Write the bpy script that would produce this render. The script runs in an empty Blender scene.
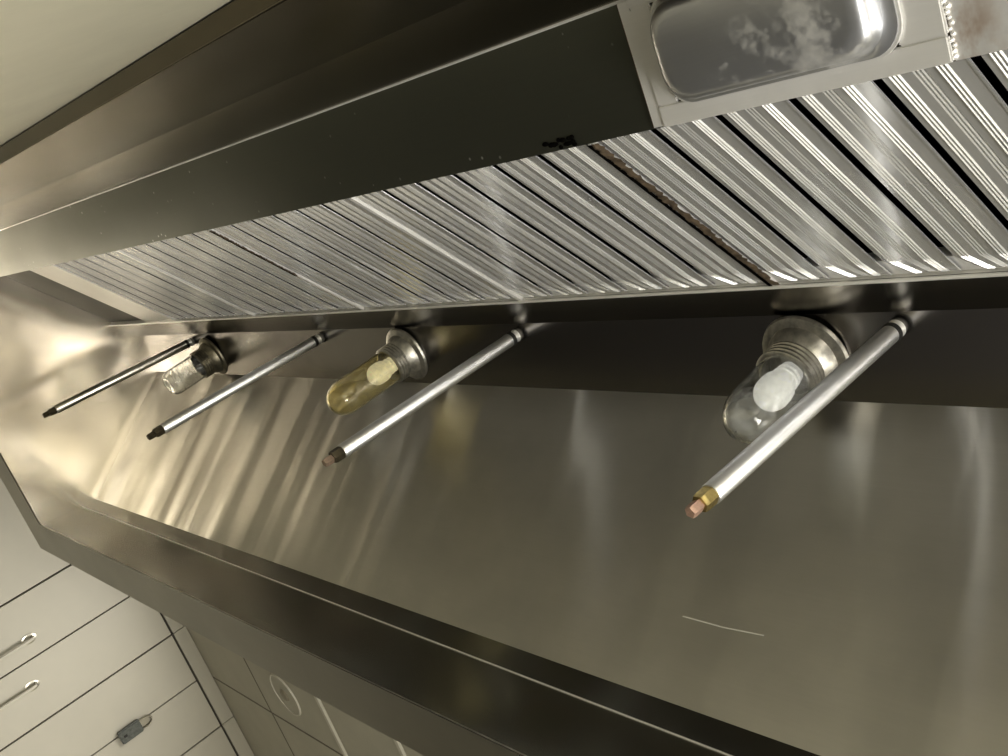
import bpy, bmesh, math, random
from mathutils import Vector, Matrix
random.seed(7)
sc = bpy.context.scene
COL = sc.collection
CZ = 1.4                                   # eye height above the floor

def W(X, Y, Z):                            # metres left of / in front of / above the eye -> world
    return Vector((-X, Y, CZ + Z))

# ------------------------------------------------------------------ materials
class NT:
    def __init__(s, name):
        s.m = bpy.data.materials.new(name); s.m.use_nodes = True
        s.t = s.m.node_tree; s.t.nodes.clear()
        s.out = s.n('ShaderNodeOutputMaterial')
        s.b = s.n('ShaderNodeBsdfPrincipled')
        s.l(s.b.outputs[0], s.out.inputs[0])
    def n(s, t, **k):
        x = s.t.nodes.new(t)
        for a, v in k.items(): setattr(x, a, v)
        return x
    def l(s, a, b): s.t.links.new(a, b)
    def coord(s, scale, loc=(0, 0, 0)):
        g = s.n('ShaderNodeNewGeometry'); mp = s.n('ShaderNodeMapping')
        mp.inputs['Scale'].default_value = scale; mp.inputs['Location'].default_value = loc
        s.l(g.outputs['Position'], mp.inputs['Vector']); return mp.outputs[0]
    def noise(s, scale, sc_=1.0, detail=3, rough=.5, loc=(0, 0, 0)):
        x = s.n('ShaderNodeTexNoise'); x.inputs['Scale'].default_value = sc_
        x.inputs['Detail'].default_value = detail; x.inputs['Roughness'].default_value = rough
        s.l(s.coord(scale, loc), x.inputs['Vector']); return x.outputs['Fac']
    def rng(s, v, a, b, c, d):
        x = s.n('ShaderNodeMapRange'); x.clamp = True
        for i, q in zip((1, 2, 3, 4), (a, b, c, d)): x.inputs[i].default_value = q
        s.l(v, x.inputs[0]); return x.outputs[0]
    def mix(s, f, a, b):
        x = s.n('ShaderNodeMix', data_type='RGBA')
        for i, q in ((0, f), (6, a), (7, b)):
            if hasattr(q, 'is_linked') or isinstance(q, bpy.types.NodeSocket): s.l(q, x.inputs[i])
            elif i == 0: x.inputs[0].default_value = q
            else: x.inputs[i].default_value = (*q, 1)
        return x.outputs[2]
    def math(s, op, a, b=None):
        x = s.n('ShaderNodeMath', operation=op)
        for i, q in enumerate((a, b)):
            if q is None: continue
            if isinstance(q, bpy.types.NodeSocket): s.l(q, x.inputs[i])
            else: x.inputs[i].default_value = q
        return x.outputs[0]
    def bump(s, h, strength, dist, prev=None):
        x = s.n('ShaderNodeBump'); x.inputs['Strength'].default_value = strength
        x.inputs['Distance'].default_value = dist; s.l(h, x.inputs['Height'])
        if prev is not None: s.l(prev, x.inputs['Normal'])
        return x.outputs[0]

def steel(name, col=(.55, .54, .5), rough=.28, aniso=.0, tan=(1, 0, 0), warp=.0, warp_scale=(1, 1, 1),
          smear=.25, spots=0., stain=None, brush=(3, 260, 260), brush_amt=.0, spot_col=(.75, .74, .7), haze=None, metal=1.):
    t = NT(name); b = t.b
    big = t.noise((1.7, 2.3, 2.1), 1.6, 4, .6)
    c = t.mix(t.rng(big, .3, .7, 0, smear), col, tuple(x * .62 for x in col))
    grain = t.noise(brush, 1, 2, .6)
    c = t.mix(t.rng(grain, .3, .7, 0, .10), c, tuple(x * .7 for x in col))
    r = t.rng(big, .3, .7, rough - .012, rough + .025)
    if stain:
        f = stain(t); c = t.mix(f[0], c, f[1])
        r = t.math('ADD', r, t.math('MULTIPLY', f[0], .2))
    if haze:
        hz = t.rng(t.noise((9, 9, 9), 1, 6, .7, (3, 1, 2)), haze[0], haze[0] + .14, 0, haze[1])
        c = t.mix(hz, c, (.72, .71, .68)); r = t.math('ADD', r, t.math('MULTIPLY', hz, .35))
        met = t.math('SUBTRACT', metal, t.math('MULTIPLY', hz, .5))
        t.l(met, b.inputs['Metallic'])
    else: b.inputs['Metallic'].default_value = metal
    if spots:
        v = t.n('ShaderNodeTexVoronoi'); v.inputs['Scale'].default_value = 38
        t.l(t.coord((1, 1, 1)), v.inputs['Vector'])
        k = t.noise((5, 5, 5), 2, 3, .6, (9, 4, 1))
        sp = t.math('MULTIPLY', t.rng(v.outputs['Distance'], .05, .11, 1, 0), t.rng(k, .5, .62, 0, spots))
        c = t.mix(sp, c, spot_col)
    t.l(c, b.inputs['Base Color']); t.l(r, b.inputs['Roughness'])
    if aniso:
        b.inputs['Anisotropic'].default_value = aniso
        cx = t.n('ShaderNodeCombineXYZ')
        for i in range(3): cx.inputs[i].default_value = tan[i]
        t.l(cx.outputs[0], b.inputs['Tangent'])
    nrm = None
    if warp:
        nrm = t.bump(t.noise(warp_scale, 1, 1.5, .45, (2.3, .7, 5.1)), 1, warp, nrm)
        if warp > .02 and aniso > .6: nrm = t.bump(t.noise((15, .5, .5), 1, 2, .5, (1, 4, 2)), 1, .0013, nrm)
    if brush_amt:
        nrm = t.bump(grain, 1, brush_amt, nrm)
    if nrm is not None: t.l(nrm, b.inputs['Normal'])
    return t.m

def plain(name, col, rough=.5, metal=0., var=.15, scale=20, bump=0., spec=.5):
    t = NT(name); b = t.b
    n = t.noise((1, 1, 1), scale, 4, .6)
    t.l(t.mix(t.rng(n, .3, .7, 0, 1), col, tuple(x * (1 - var) for x in col)), b.inputs['Base Color'])
    b.inputs['Roughness'].default_value = rough; b.inputs['Metallic'].default_value = metal
    b.inputs['Specular IOR Level'].default_value = spec
    if bump: t.l(t.bump(n, .6, bump), b.inputs['Normal'])
    return t.m

def glass(name, col, rough=.02, dirt=.12):
    t = NT(name); b = t.b
    n = t.noise((1, 1, 1), 42, 5, .65)
    b.inputs['Base Color'].default_value = (*col, 1)
    t.l(t.rng(n, .45, .75, rough, rough + .07), b.inputs['Roughness'])
    b.inputs['IOR'].default_value = 1.47
    t.l(t.rng(n, .4, .85, 1, 1 - dirt * 2), b.inputs['Transmission Weight'])
    return t.m

# ------------------------------------------------------------------ mesh helpers
def link(name, bm, m, parent=None, smooth=False, bevel=0.):
    bmesh.ops.recalc_face_normals(bm, faces=bm.faces)
    if bevel: bmesh.ops.bevel(bm, geom=[e for e in bm.edges if e.calc_face_angle(0) > .6], offset=bevel, segments=2, affect='EDGES')
    me = bpy.data.meshes.new(name); bm.to_mesh(me); bm.free()
    if smooth:
        for p in me.polygons: p.use_smooth = True
    me.materials.append(m)
    o = bpy.data.objects.new(name, me); COL.objects.link(o)
    if smooth:
        me.set_sharp_from_angle(angle=math.radians(38))
    if parent is not None:
        o.parent = parent
        o.matrix_parent_inverse = Matrix.Translation(parent_loc(parent)).inverted()
    return o
def parent_loc(p):
    v = Vector(p.location)
    while p.parent is not None:
        p = p.parent
        return Vector((0, 0, 0)) + v if False else parent_world(p) + v
    return v
def parent_world(p):
    return Vector(p.location) if p.parent is None else parent_world(p.parent) + Vector(p.location)
def place(o, loc):                          # mesh object written in world space gets its origin moved to loc
    loc = Vector(loc); o.data.transform(Matrix.Translation(-loc)); o.location = loc
def thing(name, label, cat, loc, group=None):
    o = bpy.data.objects.new(name, None); COL.objects.link(o); o.location = loc
    o.empty_display_size = .05
    o['label'] = label; o['category'] = cat
    if group: o['group'] = group
    return o
def struct(o): o['kind'] = 'structure'; return o

def add_box(bm, a, b):
    x0, y0, z0 = (min(a[i], b[i]) for i in range(3)); x1, y1, z1 = (max(a[i], b[i]) for i in range(3))
    v = [bm.verts.new(p) for p in ((x0, y0, z0), (x1, y0, z0), (x1, y1, z0), (x0, y1, z0), (x0, y0, z1), (x1, y0, z1), (x1, y1, z1), (x0, y1, z1))]
    for f in ((0, 3, 2, 1), (4, 5, 6, 7), (0, 1, 5, 4), (1, 2, 6, 5), (2, 3, 7, 6), (3, 0, 4, 7)): bm.faces.new([v[i] for i in f])
def box(a, b):
    bm = bmesh.new(); add_box(bm, a, b); return bm
def sheet(bm, pts, off):                    # flat polygon with a back layer at off
    a = [bm.verts.new(p) for p in pts]; b = [bm.verts.new(Vector(p) + Vector(off)) for p in pts]
    bm.faces.new(a); bm.faces.new(b[::-1]); n = len(pts)
    for i in range(n): bm.faces.new([a[i], b[i], b[(i + 1) % n], a[(i + 1) % n]])
def strip(bm, p, q, X0, X1, t=.002):        # a metal strip running along the hood between profile points p and q (Y,Z)
    d = Vector((q[0] - p[0], q[1] - p[1])).normalized()
    n = Vector((0, -d.y, d.x)) * t          # pushed away from the room side
    sheet(bm, [W(X0, *p), W(X1, *p), W(X1, *q), W(X0, *q)], n)
def lathe(bm, prof, c, n=40, axis='z', closed=False):
    rings = []
    for r, z in prof:
        rings.append([bm.verts.new((c[0] + r * math.cos(2 * math.pi * k / n), c[1] + r * math.sin(2 * math.pi * k / n), c[2] + z)) for k in range(n)])
    m = len(rings)
    for i in range(m if closed else m - 1):
        A, B_ = rings[i], rings[(i + 1) % m]
        for k in range(n): bm.faces.new([A[k], A[(k + 1) % n], B_[(k + 1) % n], B_[k]])
    if not closed:
        for R in (rings[0], rings[-1]):
            try: bm.faces.new(R)
            except ValueError: pass
    bmesh.ops.remove_doubles(bm, verts=bm.verts, dist=1e-6)

# ------------------------------------------------------------------ material set
SL = (0, .755, .656)                        # direction up the filter slope
M = {}
M['wall_steel'] = steel('back_wall_steel', (.86, .83, .68), .42, .5, (0, 0, 1), .012, (1.2, 1, 2.5), .35, brush=(240, 240, 4), metal=.3)
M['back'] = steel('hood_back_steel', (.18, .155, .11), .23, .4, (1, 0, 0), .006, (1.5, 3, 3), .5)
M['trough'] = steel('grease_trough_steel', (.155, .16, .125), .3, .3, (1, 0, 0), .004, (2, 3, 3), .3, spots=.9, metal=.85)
def heat(t):
    g = t.coord((1, 1, 1))
    s = t.n('ShaderNodeSeparateXYZ'); t.l(g, s.inputs[0])
    dx = t.math('ABSOLUTE', t.math('ADD', s.outputs[0], .425)); band = t.rng(dx, .01, .045, 1, 0)
    dy = t.rng(s.outputs[1], .085, .12, 0, 1)
    n = t.rng(t.noise((30, 18, 20), 1, 4, .6), .42, .62, 0, .85)
    return t.math('MULTIPLY', t.math('MULTIPLY', band, dy), n), (.30, .16, .07)
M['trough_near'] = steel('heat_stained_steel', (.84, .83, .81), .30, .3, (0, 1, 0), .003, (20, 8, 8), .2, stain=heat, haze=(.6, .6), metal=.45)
M['cup'] = steel('grease_cup_steel', (.58, .59, .61), .3, .0, (1, 0, 0), .003, (8, 8, 8), .3, haze=(.53, .9), spots=.8, metal=.85)
M['bracket'] = steel('bracket_steel', (.86, .85, .82), .30, .2, (0, 1, 0), .002, (9, 9, 9), .35, haze=(.6, .5), metal=.35)
M['filler'] = steel('blank_panel_steel', (.11, .105, .092), .5, .0, SL, .0, (9, 2, 2), .3, metal=.6)
M['baffle'] = steel('baffle_steel', (.86, .865, .87), .22, .7, SL, .0012, (14, 3, 3), .28, brush=(300, 6, 6), haze=(.66, .4), metal=.72)
M['baffle_far'] = M['baffle']
M['slot'] = plain('slot_shade_and_grease', (.005, .0045, .004), 1., spec=0.)  # near-black: shade painted into slots and baffle undersides, also the grease drips
M['grime'] = plain('greasy_edge', (.20, .15, .10), .65, .3, .6, 90, .001)
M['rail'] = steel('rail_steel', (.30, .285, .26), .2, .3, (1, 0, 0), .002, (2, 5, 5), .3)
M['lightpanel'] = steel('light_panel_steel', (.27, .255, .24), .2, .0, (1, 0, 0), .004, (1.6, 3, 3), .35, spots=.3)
M['front'] = steel('front_panel_steel', (.52, .51, .48), .315, .8, (0, .6, -.8), .022, (4.2, .35, .35), .5, brush=(4, 320, 320))
M['end'] = steel('end_panel_steel', (.76, .69, .575), .2, .2, (0, 1, 0), .03, (2, 2.5, 2.5), .2)
M['lip'] = steel('lip_steel', (.27, .265, .225), .2, .0, (1, 0, 0), .004, (2.2, 4, 4), .3, spots=.25)
M['flange'] = steel('flange_steel', (.36, .345, .29), .34, .3, (1, 0, 0), .002, (3, 3, 3), .3, spots=.15, spot_col=(.1, .09, .07))
M['pipe'] = steel('brushed_aluminium_tube', (.86, .87, .88), .45, .3, (0, 0, 1), .0, (1, 1, 1), .12, brush=(600, 600, 8))
M['pipe_dull'] = steel('dull_chrome_tube', (.62, .60, .55), .28, .3, (0, 0, 1), .0, (1, 1, 1), .15, brush=(600, 600, 8))
M['brass'] = plain('brass_fitting', (.42, .33, .13), .38, .85, .5, 120, .0004)
M['dark_brass'] = plain('tarnished_fitting', (.13, .11, .07), .45, .8, .5, 120, .0004)
M['copper'] = plain('copper_plug', (.62, .42, .32), .42, .6, .3, 200)
M['plug_brown'] = plain('brown_plug', (.40, .30, .22), .45, .6, .3, 200)
M['seal'] = plain('black_seal', (.02, .02, .018), .6)
M['cast'] = plain('cast_aluminium', (.62, .60, .54), .38, .85, .5, 60, .0012)
M['cast_dark'] = plain('dull_bronze_casting', (.33, .30, .22), .4, .85, .5, 60, .001)
M['glass'] = glass('clear_glass', (.97, .98, .96), .02, .12)
M['glass_amber'] = glass('amber_tinted_glass', (.98, .91, .62), .03, .12)
M['bulb'] = plain('white_bulb', (.88, .88, .84), .3, 0, .03, 5)
M['bulb'].node_tree.nodes['Principled BSDF'].inputs['Emission Color'].default_value = (1, .98, .92, 1)
M['bulb'].node_tree.nodes['Principled BSDF'].inputs['Emission Strength'].default_value = .34  # faint glow added so the unlit bulb looks bright white
M['bulb_base'] = steel('bulb_cap', (.7, .7, .68), .3)
M['cab'] = plain('cream_cabinet_paint', (.46, .44, .375), .5, 0, .06, 3)
M['cab_rail'] = plain('cream_rail_paint', (.45, .43, .365), .5, 0, .06, 3)
M['gap'] = plain('gap_shadow', (.06, .05, .04), .8)
M['chrome'] = steel('handle_steel', (.5, .48, .42), .3)
M['padlock'] = plain('weathered_padlock', (.16, .17, .16), .4, .7, .4, 60)
M['ceiling'] = plain('ceiling_tile', (.47, .45, .37), .85, 0, .08, 5)
M['tbar'] = plain('ceiling_grid_bar', (.60, .58, .50), .5, 0, .05)
M['plaster'] = plain('painted_wall', (.66, .63, .52), .7, 0, .08, 3)
M['vent'] = plain('ceiling_vent_paint', (.50, .47, .39), .5, 0, .1)

# ------------------------------------------------------------------ profile of the hood (Y, Z from the eye)
XE, XN = 3.75, -1.1                         # far end, near end
l1, l1b, l2, l3, l4 = (-.136, .6094), (-.1102, .6094), (-.047, .767), (.010, .8775), (.1516, .8775)
e1, e2, e3 = (.4538, 1.14), (.536, 1.2225), (.6847, 1.2225)
pA, pB, pC, pD = (.9975, .8138), (.9965, .7600), (.976, .6094), (1.115, .6094)
XD = 3.98
CEIL = 1.35

# ------------------------------------------------------------------ the room
RX0, RX1, RY1 = -2.6, 5.74, 4.6
bm = box(W(RX0, -.138, -CZ), W(RX1 + .7, -.26, CEIL + .1)); struct(link('wall_back', bm, M['wall_steel']))
bm = box(W(RX0, -.26, -CZ), W(RX1 + .7, RY1, -CZ - .08)); struct(link('floor', bm, plain('floor_tile', (.024, .023, .021), .5, 0, .3, 6)))
bm = box(W(RX0, RY1, -CZ), W(RX1 + .7, RY1 + .1, CEIL + .1)); struct(link('wall_front', bm, M['plaster']))
bm = box(W(RX1 + .62, -.138, -CZ), W(RX1 + .72, RY1, CEIL + .1)); struct(link('wall_left', bm, M['plaster']))
bm = box(W(RX0, -.138, -CZ), W(RX0 - .1, RY1, CEIL + .1)); struct(link('wall_right', bm, M['plaster']))
# ceiling around the hood
bm = bmesh.new()
add_box(bm, W(RX0, 1.13, CEIL), W(RX1 + .62, RY1, CEIL + .04))
add_box(bm, W(4.0, -.138, CEIL), W(RX1 + .62, 1.13, CEIL + .04))
add_box(bm, W(RX0, -.138, CEIL), W(XN - .02, 1.13, CEIL + .04))
# the joint lines between the boards are grooves scored as thin dark inlays
ceil = struct(link('ceiling', bm, M['ceiling']))
bm = bmesh.new()
for y in (1.62, 2.835, 4.04): add_box(bm, W(RX0, y - .005, CEIL - .002), W(RX1, y + .005, CEIL))
for x in (4.97,): add_box(bm, W(x - .006, 1.13, CEIL - .002), W(x + .006, RY1, CEIL))
struct(link('trim_1', bm, plain('joint_shadow', (.20, .18, .14), .8)))
bm = bmesh.new()
for x in (4.165, 3.49, 2.2, .9, -.4, -1.7):
    add_box(bm, W(x - .018, 1.13, CEIL - .012), W(x + .018, RY1, CEIL))
struct(link('trim_2', bm, M['tbar'], bevel=.004))

# round vent in the ceiling
c = W(4.60, 2.59, CEIL)
t = thing('ceiling_vent', 'round pale ceiling vent disc with a thin raised rim, half hidden by the hood edge', 'vent', c)
bm = bmesh.new(); lathe(bm, [(.001, -.004), (.118, -.004), (.118, 0), (.001, 0)], c, 48); link('disc', bm, M['ceiling'], t, True)
bm = bmesh.new(); lathe(bm, [(.116, 0), (.118, -.008), (.124, -.008), (.127, 0)], c, 48, closed=True); link('rim', bm, M['tbar'], t, True)
bm = bmesh.new(); lathe(bm, [(.001, -.016), (.03, -.013), (.036, -.004), (.001, -.004)], c, 24); link('boss', bm, plain('vent_boss', (.3, .27, .2), .5), t, True)

# ------------------------------------------------------------------ cabinets at the far end
XC = 5.74
def cabinet(y0, y1, mid, label):
    root = thing('wall_cabinet', label, 'cabinet', W(XC + .3, (y0 + y1) / 2, -.35), 'cream cabinets along the far wall')
    bm = box(W(XC + .02, y0 + .002, -.35), W(XC + .6, y1 - .002, CEIL - .002)); link('body', bm, M['gap'], root)
    for a, b in (((y0, mid), (mid, y1)) if mid else ((y0, y1),)):
        bm = box(W(XC, a + .004, -.345), W(XC + .02, b - .004, 1.255)); link('door', bm, M['cab'], root, bevel=.0015)
    bm = box(W(XC, y0 + .001, 1.268), W(XC + .022, y1 - .001, CEIL - .003)); link('top_rail', bm, M['cab_rail'], root, bevel=.0015)
    return root
def handle(root, y, ztop):                  # long bow handle
    bm = bmesh.new()
    pts = [(XC, ztop), (XC - .03, ztop - .004), (XC - .036, ztop - .03), (XC - .036, ztop - .5), (XC - .03, ztop - .53), (XC, ztop - .534)]
    prev = None; r = .009
    for i, (x, z) in enumerate(pts):
        q = W(x, y, z)
        d = (W(*((pts[min(i + 1, 5)][0]), y, pts[min(i + 1, 5)][1])) - W(pts[max(i - 1, 0)][0], y, pts[max(i - 1, 0)][1])).normalized()
        s = Vector((0, 1, 0)); u = d.cross(s).normalized()
        ring = [bm.verts.new(q + s * r * math.cos(a * math.pi / 4) + u * r * .7 * math.sin(a * math.pi / 4)) for a in range(8)]
        if prev:
            for k in range(8): bm.faces.new([prev[k], prev[(k + 1) % 8], ring[(k + 1) % 8], ring[k]])
        else: bm.faces.new(ring)
        prev = ring
    bm.faces.new(prev)
    h = link('handle', bm, M['cab_rail'], root, True)
    bm = bmesh.new()
    n = 20; R1 = .034
    for k in range(n):                      # the dark loop that holds the top of the bar
        a0, a1 = math.pi * 2 * k / n, math.pi * 2 * (k + 1) / n
        def P(a, r, x): return W(XC - x, y + r * math.cos(a) * .8, ztop - .02 + r * math.sin(a) * 1.2)
        bm.faces.new([bm.verts.new(P(a0, R1, .004)), bm.verts.new(P(a1, R1, .004)), bm.verts.new(P(a1, R1 - .010, .006)), bm.verts.new(P(a0, R1 - .010, .006))])
        bm.faces.new([bm.verts.new(P(a0, R1, .004)), bm.verts.new(P(a1, R1, .004)), bm.verts.new(P(a1, R1, 0)), bm.verts.new(P(a0, R1, 0))])
    bmesh.ops.remove_doubles(bm, verts=bm.verts, dist=1e-5)
    link('handle_loop', bm, M['chrome'], root)
cabinet(.411, 1.088, None, 'cream cabinet at the far end beyond the hood end panel, closest to the back wall')
ca = cabinet(1.09, 1.775, None, 'cream cabinet at the far end, partly behind the corner of the hood flange')
cb = cabinet(1.777, 2.455, 2.115, 'cream double-door cabinet whose two long handles show beside its dark centre gap')
cc = cabinet(2.457, 3.13, 2.79, 'cream double-door cabinet with a grey padlock hanging on its centre gap')
cd = cabinet(3.132, 3.81, 3.47, 'cream cabinet at the lower left edge, right of the padlocked one')
handle(cb, 2.01, .63); handle(cb, 2.245, .53)
# padlock
pl = thing('padlock', 'small weathered grey padlock hanging on a cream cabinet door', 'padlock', W(XC - .02, 2.80, .76))
bm = box(W(XC - .012, 2.755, .745), W(XC - .042, 2.835, .875)); link('lock_body', bm, M['padlock'], pl, bevel=.006)
bm = bmesh.new(); n = 16
for k in range(n):
    def ring(a):
        cc_ = W(XC - .027, 2.80 + .028 * math.cos(a), .895 + .045 * math.sin(a)); o = Vector((0, math.cos(a), math.sin(a)))
        return [cc_ + o * .006 * math.cos(b * math.pi / 3) + Vector((1, 0, 0)) * .006 * math.sin(b * math.pi / 3) for b in range(6)]
    A, B_ = ring(math.pi * 2 * k / n), ring(math.pi * 2 * (k + 1) / n)
    for j in range(6): bm.faces.new([bm.verts.new(p) for p in (A[j], A[(j + 1) % 6], B_[(j + 1) % 6], B_[j])])
bmesh.ops.remove_doubles(bm, verts=bm.verts, dist=1e-5)
link('shackle', bm, M['chrome'], pl, True)
bm = bmesh.new(); add_box(bm, W(XC, 2.775, .87), W(XC - .02, 2.825, .93)); link('hasp', bm, M['chrome'], pl, bevel=.003)
bm = bmesh.new(); add_box(bm, W(XC - .0425, 2.785, .765), W(XC - .044, 2.80, .785)); link('keyhole', bm, M['seal'], pl)

# ------------------------------------------------------------------ the hood canopy
hood = thing('exhaust_hood', 'large stainless steel kitchen exhaust hood canopy seen from below', 'exhaust hood', W(1.5, .5, .6094))
def hp(name, p, q, m, X0=XN, X1=XE, label=None, t=.002):
    bm = bmesh.new(); strip(bm, p, q, X0, X1, t); o = link(name, bm, m, hood)
    if label: o['label'] = label
    return o
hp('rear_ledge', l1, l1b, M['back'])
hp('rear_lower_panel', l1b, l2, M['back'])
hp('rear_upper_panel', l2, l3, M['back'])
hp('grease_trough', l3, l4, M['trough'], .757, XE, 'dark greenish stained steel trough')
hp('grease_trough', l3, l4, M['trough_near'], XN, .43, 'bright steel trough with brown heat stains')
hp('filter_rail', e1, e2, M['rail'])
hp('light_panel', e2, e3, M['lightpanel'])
hp('front_panel', e3, pA, M['front'])
hp('gutter_strip', pA, pB, M['lip'])
hp('front_fascia', pB, pC, M['lip'])
fd_ = Vector((e1[0] - l4[0], e1[1] - l4[1])).normalized(); fdy, fdz = fd_.x, fd_.y
# a long scratch in the front panel and greasy drips on the trough edge
bm = bmesh.new(); q = [(1.049, .918, .918), (.97, .9185, .9175), (.896, .916, .920)]
for a, b in zip(q, q[1:]): sheet(bm, [W(a[0], a[1] - .0012, a[2] - .0012), W(b[0], b[1] - .0012, b[2] - .0012), W(b[0], b[1] - .0022, b[2] + .0002), W(a[0], a[1] - .0022, a[2] + .0002)], (0, .001, .0008))
link('scratch', bm, M['bracket'], hood)['label'] = 'long bright scratch'
bm = bmesh.new()
for k in range(14):
    bmesh.ops.create_icosphere(bm, subdivisions=2, radius=1, matrix=Matrix.Translation(W(random.uniform(.90, .965), random.uniform(.138, .150), .8762)) @ Matrix.Diagonal((random.uniform(.003, .008), .003, .0012, 1)))
link('grease_drip', bm, M['slot'], hood, True)['label'] = 'dark brown grease drips'
# folded edges
def rod(p, r, X0, X1, m, name):
    bm = bmesh.new(); n = 8; rs = []
    for X in (X0, X1): rs.append([bm.verts.new(W(X, p[0] + r * math.cos(k * math.pi / 4), p[1] + r * math.sin(k * math.pi / 4))) for k in range(n)])
    for k in range(n): bm.faces.new([rs[0][k], rs[0][(k + 1) % n], rs[1][(k + 1) % n], rs[1][k]])
    bm.faces.new(rs[0]); bm.faces.new(rs[1]); link(name, bm, m, hood, True)
rod((pB[0] - .001, pB[1]), .0016, XN, XE, M['bracket'], 'folded_edge')
rod((l3[0], l3[1] - .001), .0022, .757, XE, M['bracket'], 'folded_edge')
rod((e1[0] + .001, e1[1] - .002), .003, XN, XE, M['bracket'], 'folded_edge')
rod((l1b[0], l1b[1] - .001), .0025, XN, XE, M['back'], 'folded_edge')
# end panels, a plate bent to the profile
dn = .022
l4k = (l4[0] - dn * fdz, l4[1] + dn * fdy); e1k = (e1[0] - dn * fdz, e1[1] + dn * fdy)
prof = [l1, l1b, l2, l3, l4, l4k, e1k, e1, e2, e3, pA, pB, pC]
hp('rack_ledge', e1k, e1, M['bracket'], t=.001)
for X, s in ((XE, -1), (XN, 1)):
    bm = bmesh.new()
    sheet(bm, [W(X, *p) for p in prof], (s * .003, 0, 0)); bmesh.ops.triangulate(bm, faces=[f for f in bm.faces if len(f.verts) > 4])
    link('end_panel', bm, M['end'], hood)
# bottom flange ring and the outside faces up to the ceiling
bm = bmesh.new()
sheet(bm, [W(XN - .2, pC[0], .6094), W(XE, pC[0], .6094), W(XD, pD[0], .6094), W(XN - .2, pD[0], .6094)], (0, 0, .003))
link('front_flange', bm, M['flange'], hood)
bm = bmesh.new()
sheet(bm, [W(XE, -.136, .6094), W(XE, pC[0], .6094), W(XD, pD[0], .6094), W(XD, -.136, .6094)], (0, 0, .003))
link('end_flange', bm, steel('end_flange_steel', (.36, .34, .28), .36, 0), hood)
bm = bmesh.new()
add_box(bm, W(XN - .2, pD[0] - .003, .613), W(XD, pD[0], CEIL + .04)); link('outer_front', bm, M['flange'], hood)
bm = bmesh.new()
add_box(bm, W(XD - .003, -.136, .613), W(XD, pD[0] - .004, CEIL + .04)); link('outer_end', bm, M['flange'], hood)
bm = bmesh.new()
add_box(bm, W(XN - .2, -.136, .613), W(XN - .197, pD[0] - .004, CEIL + .04)); link('outer_end', bm, M['flange'], hood)
bm = bmesh.new()
add_box(bm, W(XN - .2, -.136, CEIL + .041), W(XD, pD[0], CEIL + .044)); link('top_panel', bm, M['flange'], hood)
# bracket that carries the grease cup
bm = bmesh.new()
add_box(bm, W(.43, .128, .8715), W(.757, .1516, .8775)); add_box(bm, W(.43, .010, .8715), W(.757, .022, .8775))
add_box(bm, W(.728, .022, .8715), W(.757, .128, .8775)); add_box(bm, W(.43, .022, .8715), W(.474, .128, .8775))
link('cup_bracket', bm, M['bracket'], hood, bevel=.0015)
bm = bmesh.new(); add_box(bm, W(.429, .008, .879), W(.758, .152, .881)); link('bracket_backing', bm, M['grime'], hood)
bm = bmesh.new()
for k in range(26):
    y = .03 + k * .0047; r = .0022 + random.random() * .0016
    bmesh.ops.create_icosphere(bm, subdivisions=1, radius=r, matrix=Matrix.Translation(W(.428 + random.uniform(-.002, .002), y, .8765)))
link('weld_seam', bm, M['bracket'], hood, True)
bm = bmesh.new(); add_box(bm, W(.757, .012, .8735), W(.772, .150, .8775)); link('seam_edge', bm, M['bracket'], hood)
bm = bmesh.new(); add_box(bm, W(.7725, .012, .8755), W(.775, .150, .8775)); link('seam_grime', bm, M['grime'], hood)

# ------------------------------------------------------------------ grease cup
cup = thing('grease_cup', 'stained rectangular steel grease cup with rounded corners under the trough', 'grease cup', W(.60, .075, .84))
def rrect(cx, cy, hx, hy, r, z, n=7):
    out = []
    for qx, qy, a0 in ((1, 1, 0), (-1, 1, 90), (-1, -1, 180), (1, -1, 270)):
        for k in range(n + 1):
            a = math.radians(a0 + 90 * k / n); out.append(W(cx + qx * (hx - r) + r * math.cos(a), cy + qy * (hy - r) + r * math.sin(a), z))
    return out
bm = bmesh.new(); rings = []
cx, cy = .598, .075
for hx, hy, r, z in ((.131, .0565, .030, .8715), (.131, .0565, .030, .8665), (.125, .0535, .030, .865), (.121, .052, .030, .862), (.119, .051, .030, .850), (.116, .049, .030, .843), (.110, .045, .030, .8385), (.102, .040, .028, .8375)):
    rings.append([bm.verts.new(p) for p in rrect(cx, cy, hx, hy, r, z)])
for A, B_ in zip(rings, rings[1:]):
    for k in range(len(A)): bm.faces.new([A[k], A[(k + 1) % len(A)], B_[(k + 1) % len(A)], B_[k]])
bm.faces.new(rings[-1]); link('pan', bm, M['cup'], cup, True)
bm = bmesh.new(); R0 = [bm.verts.new(p) for p in rrect(cx, cy, .134, .059, .032, .8713)]; R1 = [bm.verts.new(p) for p in rrect(cx, cy, .134, .059, .032, .8680)]
R2 = [bm.verts.new(p) for p in rrect(cx, cy, .129, .055, .030, .8680)]
for A, B_ in ((R0, R1), (R1, R2)):
    for k in range(len(A)): bm.faces.new([A[k], A[(k + 1) % len(A)], B_[(k + 1) % len(A)], B_[k]])
link('rolled_rim', bm, M['bracket'], cup, True)

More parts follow.
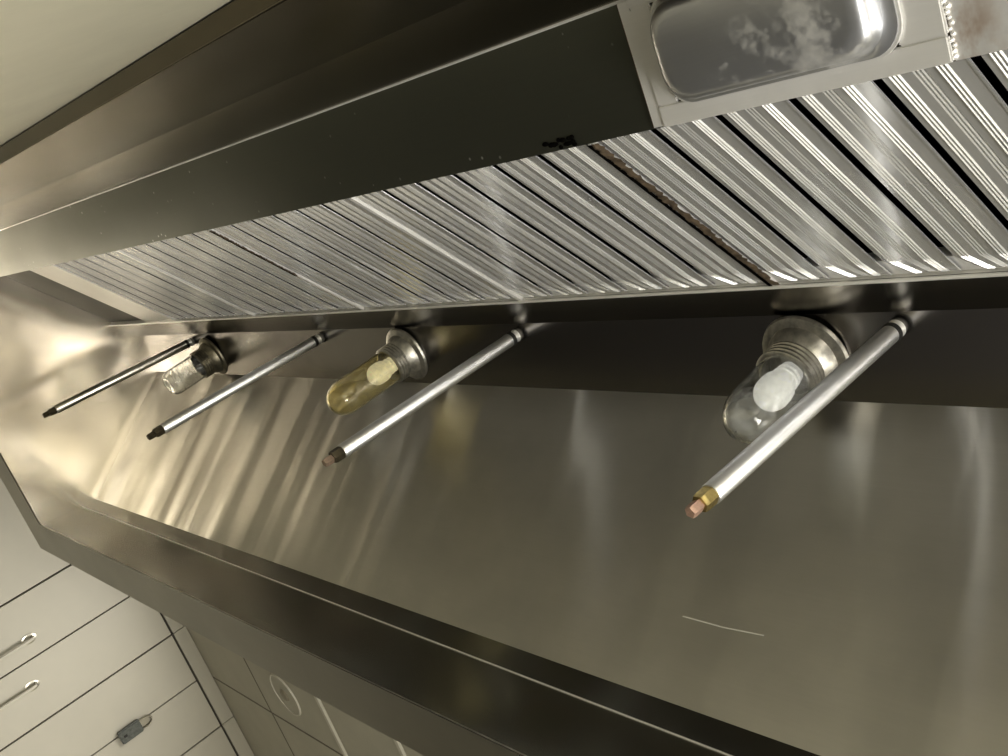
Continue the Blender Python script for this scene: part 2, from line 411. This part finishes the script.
# ------------------------------------------------------------------ baffle filters
fd = Vector((0, e1[0] - l4[0], e1[1] - l4[1])); FL = fd.length; fd.normalize()
fn = Vector((0, fd.z, -fd.y))               # towards the room
def F(X, u, n): p = W(X, l4[0], l4[1]) + fd * u + fn * (n - .0155); return p
PITCH = .0889
def baffle_profile(w, amp=1.):
    h = .013
    p = [(.0, -.004), (.002, h * .55), (.0045, h), (.008, h)]
    def ribs(c, n=3, s=.0042, a=.0016):
        for k in range(n):
            x = c + (k - (n - 1) / 2) * s
            p.extend([(x - s * .42, h), (x - s * .1, h + a * amp), (x + s * .1, h + a * amp), (x + s * .42, h)])
    ribs(.0165); ribs(.040, a=-.0012); ribs(.061, a=.0018)
    p += [(w - .0085, h), (w - .0072, h + .0016), (w - .0048, h + .0016), (w - .0048, h - .0005), (w - .013, h - .006), (w - .026, -.002)]
    return p
def make_filter(X1, w, nb, label, amp=1.):
    """X1 is the edge away from the eye; the filter reaches towards the eye"""
    root = thing('baffle_filter', label, 'filter', F(X1 - w / 2, FL / 2, 0), 'stainless baffle filters in the sloping rack')
    bm = bmesh.new()
    def bar(xa, xb, ua, ub, n0, n1):
        q = [F(xa, ua, n0), F(xb, ua, n0), F(xb, ub, n0), F(xa, ub, n0)]; sheet(bm, q, fn * (n1 - n0))
    bar(X1, X1 - w, FL - .040, FL - .001, -.004, .0095)
    bar(X1, X1 - w, .001, .008, -.004, .004)
    bar(X1, X1 - .004, .001, FL - .001, -.004, .016)
    bar(X1 - w + .004, X1 - w, .001, FL - .001, -.004, .016)
    link('frame', bm, M['bracket'], root)
    bm = bmesh.new(); bar(X1, X1 - w, .001, FL - .001, -.02, -.015); link('slot_shadow', bm, M['slot'], root)  # black backing sheet stands in for the shade inside the slots
    pw = (w - .010) / nb
    for b in range(nb):
        xs = X1 - .005 - b * pw
        pr = baffle_profile(pw, amp); bm = bmesh.new(); prev = None
        us = [.0005, .010, FL * .35, FL * .7, FL - .045, FL - .016, FL - .008]
        tp = [0, 0, 0, 0, 0, .8, 1]
        dz = [0, 0, random.uniform(-.0006, .0006), random.uniform(-.0006, .0006), 0, -.0004, -.0012]
        for u, d, q_ in zip(us, dz, tp):
            row = [bm.verts.new(F(xs - x - (pw - x) * .22 * q_, u, (n if n < 0 else max(n + d, -.003)))) for x, n in pr]
            if prev:
                for k in range(len(row) - 1): bm.faces.new([prev[k], prev[k + 1], row[k + 1], row[k]])
            prev = row
        ob = link('baffle', bm, M['baffle'], root)
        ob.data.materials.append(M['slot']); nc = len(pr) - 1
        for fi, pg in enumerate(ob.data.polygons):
            if fi % nc >= nc - 2: pg.material_index = 1  # underside painted black as slot shade
    return root
FW = .5595
names = ['baffle filter nearest the camera, above the grease cup, with wide dark slots',
         'bright baffle filter left of the wide greasy gap, second from the right',
         'third baffle filter from the right, above the longest of the middle pipes',
         'fourth baffle filter from the right, beside the dirt-flecked gap',
         'last small-looking baffle filter at the far left of the rack']
names[2] = 'bright baffle filter in the middle of the rack, third from the right'
xs = [.878, 1.4395, 2.001, 2.5625, 3.124]
for i, X in enumerate(xs): make_filter(X, FW, 6, names[i], 1.)
f = make_filter(.878 - .5615, FW, 6, 'baffle filter behind the camera side, right of the grease cup'); 
f = make_filter(.878 - 2 * .5615, FW, 6, 'baffle filter at the near end of the rack, outside the photo on the right')
# greasy gap covers between neighbouring filters
for X, s, U1 in ((.8815, .016, 1.), (2.0035, .011, .55)):
    bm = bmesh.new(); n = 90; prev = None
    for k in range(n + 1):
        u = .002 + (FL * U1 - .006) * k / n; w = s * (.8 + .35 * random.random())
        row = [bm.verts.new(F(X + a, u, b + random.uniform(-.0012, .0012))) for a, b in ((-.002, .0165), (-w * .5, .0178), (-w, .0165))]
        if prev:
            for j in range(2): bm.faces.new([prev[j], prev[j + 1], row[j + 1], row[j]])
        prev = row
    link('grease_buildup', bm, M['grime'], hood)['label'] = 'brown grease caked along the joint between two filters'
    bm = bmesh.new(); sheet(bm, [F(X + .0035, .002, .0172), F(X - .003, .002, .0172), F(X - .003, FL * U1 - .004, .0172), F(X + .0035, FL * U1 - .004, .0172)], fn * -.0006)
    link('joint_gap', bm, M['slot'], hood)
# blank panels filling the far end of the rack
bm = bmesh.new(); sheet(bm, [F(XE - .002, .0, .004), F(3.40, .0, .004), F(3.40, FL, .004), F(XE - .002, FL, .004)], fn * -.004)
fl = link('blanking_panel', bm, M['filler'], hood); fl['label'] = 'dark plain blanking panel'
bm = bmesh.new(); sheet(bm, [F(3.398, .0, .010), F(3.128, .0, .004), F(3.128, FL, .004), F(3.398, FL, .010)], fn * -.004)
fl = link('blanking_panel', bm, M['bracket'], hood); fl['label'] = 'pale plain blanking panel'

# ------------------------------------------------------------------ drop pipes
def pipe(X, Y, label, ztop=1.2225, zs=.74, mat='pipe', fit='brass', plug='copper', r=.0138, tilt=0.):
    root = thing('drop_pipe', label, 'pipe', W(X, Y, ztop), 'drop pipes hanging from the light panel')
    c = W(X, Y, 0)
    bm = bmesh.new(); lathe(bm, [(r * .93, ztop - .016), (r, ztop - .017), (r, zs + .001), (r * .95, zs), (r * .8, zs), (r * .8, ztop - .016)], c, 32, closed=True)
    link('sleeve', bm, M[mat], root, True)
    bm = bmesh.new(); lathe(bm, [(r * 1.02, ztop - .020), (r * 1.1, ztop - .018), (r * 1.1, ztop - .012), (r * .9, ztop - .010), (r * .9, ztop - .020)], c, 32, closed=True); link('seal_ring', bm, M['seal'], root, True)
    bm = bmesh.new(); lathe(bm, [(r * .85, ztop - .016), (r * .85, ztop - .006), (r * 1.02, ztop), (r * .3, ztop), (r * .3, ztop - .016)], c, 32, closed=True); link('ceiling_ferrule', bm, M['bracket'], root, True)
    bm = bmesh.new(); lathe(bm, [(.001, zs + .02), (.0126, zs + .02), (.0126, zs - .016), (.0114, zs - .022), (.001, zs - .022)], c, 6); link('hex_fitting', bm, M[fit], root)
    bm = bmesh.new(); lathe(bm, [(.001, zs - .021), (.0078, zs - .021), (.0086, zs - .025), (.0086, zs - .036), (.0074, zs - .041), (.001, zs - .041)], c, 5); link('plug', bm, M[plug], root)
    root.rotation_euler.x = math.radians(tilt)
    return root
pipe(.758, .562, 'large silver drop pipe nearest the camera ending in a brass fitting and pinkish plug', zs=.766)
pipe(1.601, .563, 'silver drop pipe right of the amber glass light', zs=.757, fit='dark_brass', plug='plug_brown', tilt=1.4)
pipe(2.428, .562, 'silver drop pipe between the amber light and the smallest light', zs=.738, fit='dark_brass', plug='dark_brass', tilt=1.4)
pipe(3.312, .566, 'dull drop pipe farthest away, left of the smallest light', zs=.738, mat='pipe_dull', fit='dark_brass', plug='dark_brass')

# ------------------------------------------------------------------ vapour-proof lights
def jar_light(X, Y, label, cast='cast', gl='glass', bulb=True, ribs=False, s=1., ext=0., tilt=6.):
    root = thing('jar_light', label, 'light fixture', W(X, Y, 1.2225), 'glass jar lights under the light panel')
    z = 1.2225; c = W(X, Y, 0)
    def L_(name, pr, m, n=48, closed=True):
        bm = bmesh.new(); lathe(bm, [(r * s, z - h * s) for r, h in pr], c, n, closed=closed); return link(name, bm, m, root, True)
    L_('mounting_flange', [(.001, 0), (.073, 0), (.075, .004), (.073, .009), (.062, .013), (.001, .013)], M[cast], closed=False)
    pr = [(.060, .010), (.057, .022), (.050, .032), (.0475, .036)]
    L_('cast_housing', pr + [(.042, .036), (.042, .010)], M[cast])
    pr = []
    h = .036
    for k in range(4): pr += [(.0475, h), (.0505, h + .002), (.0505, h + .0055), (.0475, h + .0075)]; h += .0085
    L_('threaded_collar', pr + [(.040, h), (.040, .036)], M[cast])
    R = .0445
    out = [(R - .003, .050), (R, .066)]
    if ribs:
        h = .070
        while h < .168: out += [(R, h), (R + .0012, h + .004), (R, h + .008)]; h += .0115
        out += [(R - .001, .178), (R - .005, .188), (R - .013, .194), (.020, .193), (.012, .190), (.001, .189)]
    else:
        out += [(R, .10), (R, .150 + ext)]
        for k in range(1, 10):
            a = k * math.pi / 20; out.append((max(R * math.cos(a) ** .8, .001), .150 + ext + (R * 1.3) * math.sin(a)))
        out.append((.001, .150 + ext + R * 1.3))
    inn = [(max(r - .0032, .001), (hh - .0032 if hh > .15 else hh)) for r, hh in out][::-1]
    bm = bmesh.new(); lathe(bm, [(r * s, z - hh * s) for r, hh in out + inn], c, 56, closed=True)
    for f_ in list(bm.faces):
        if f_.calc_area() < 1e-10: bm.faces.remove(f_)
    link('glass_jar', bm, M[gl], root, True)
    if bulb:
        L_('bulb_cap', [(.001, .030), (.014, .030), (.014, .050), (.012, .054), (.001, .054)], M['bulb_base'], 24, False)
        pr = [(.001, .048), (.019, .048), (.0195, .056), (.021, .059), (.0195, .062), (.0205, .066), (.022, .069), (.0205, .072), (.022, .078), (.026, .086), (.0275, .096)]
        for k in range(0, 11):
            a = k * math.pi / 20; pr.append((max(.0275 * math.cos(a), .001), .108 + .0275 * math.sin(a)))
        L_('bulb', pr, M['bulb'], 40, False)
    root.rotation_euler.x = math.radians(tilt)
    return root
jar_light(.918, .606, 'clear glass jar light with white bulb, largest, beside the nearest pipe')
jar_light(2.026, .604, 'amber tinted glass jar light in the middle', gl='glass_amber', s=.93, ext=.056, tilt=4.)
jar_light(3.166, .615, 'smallest ribbed clear glass jar light with dark collar, farthest away', cast='cast_dark', bulb=False, ribs=True, s=.94)

# ------------------------------------------------------------------ light
def area(name, loc, size, power, target, col=(1, .95, .84), sy=None):
    l = bpy.data.lights.new(name, 'AREA'); l.energy = power; l.color = col; l.size = size
    if sy: l.shape = 'RECTANGLE'; l.size_y = sy
    o = bpy.data.objects.new(name, l); COL.objects.link(o); o.location = loc
    o.rotation_euler = (Vector(target) - Vector(loc)).to_track_quat('-Z', 'Y').to_euler(); return o
for i, (X, Y, P_) in enumerate(((.6, 2.9, 60), (2.4, 3.2, 60), (4.5, 2.3, 22), (-1.2, 3.0, 60))):
    o = area('ceiling_panel_light', W(X, Y, CEIL - .03), 1.1, P_, W(X, Y, -1), sy=.28, col=(1, .96, .89))
area('added_right_light', W(-2.5, 1.3, -.1), 1.9, 165, W(2.0, .5, .95), (1, .98, .94), 1.2)  # added light on the right, brightens baffles, cup and end panel; no window modelled
area('added_low_fill', W(-1.7, .35, -.5), .8, 9, W(.6, .2, .9), (1, .98, .95), .6)  # added low fill aimed up at the cup bracket; no doorway there
w = bpy.data.worlds.new('world'); sc.world = w; w.use_nodes = True
w.node_tree.nodes['Background'].inputs[0].default_value = (.9, .88, .8, 1); w.node_tree.nodes['Background'].inputs[1].default_value = .5

# ------------------------------------------------------------------ camera
cam = bpy.data.cameras.new('camera'); co = bpy.data.objects.new('camera', cam); COL.objects.link(co)
cam.sensor_width = 36; cam.lens = 36 * 1009.7 / 1008; cam.clip_start = .02
right = Vector((.63427, .33917, .69474)); down = Vector((.02115, .89068, -.45413)); fwd = Vector((-.77282, .30274, .55776))
m = Matrix((right, -down, -fwd)).transposed().to_4x4(); m.translation = Vector((0, 0, CZ)); co.matrix_world = m
sc.camera = co
sc.view_settings.view_transform = 'Standard'
sc.view_settings.exposure = .12
sc.view_settings.gamma = .9
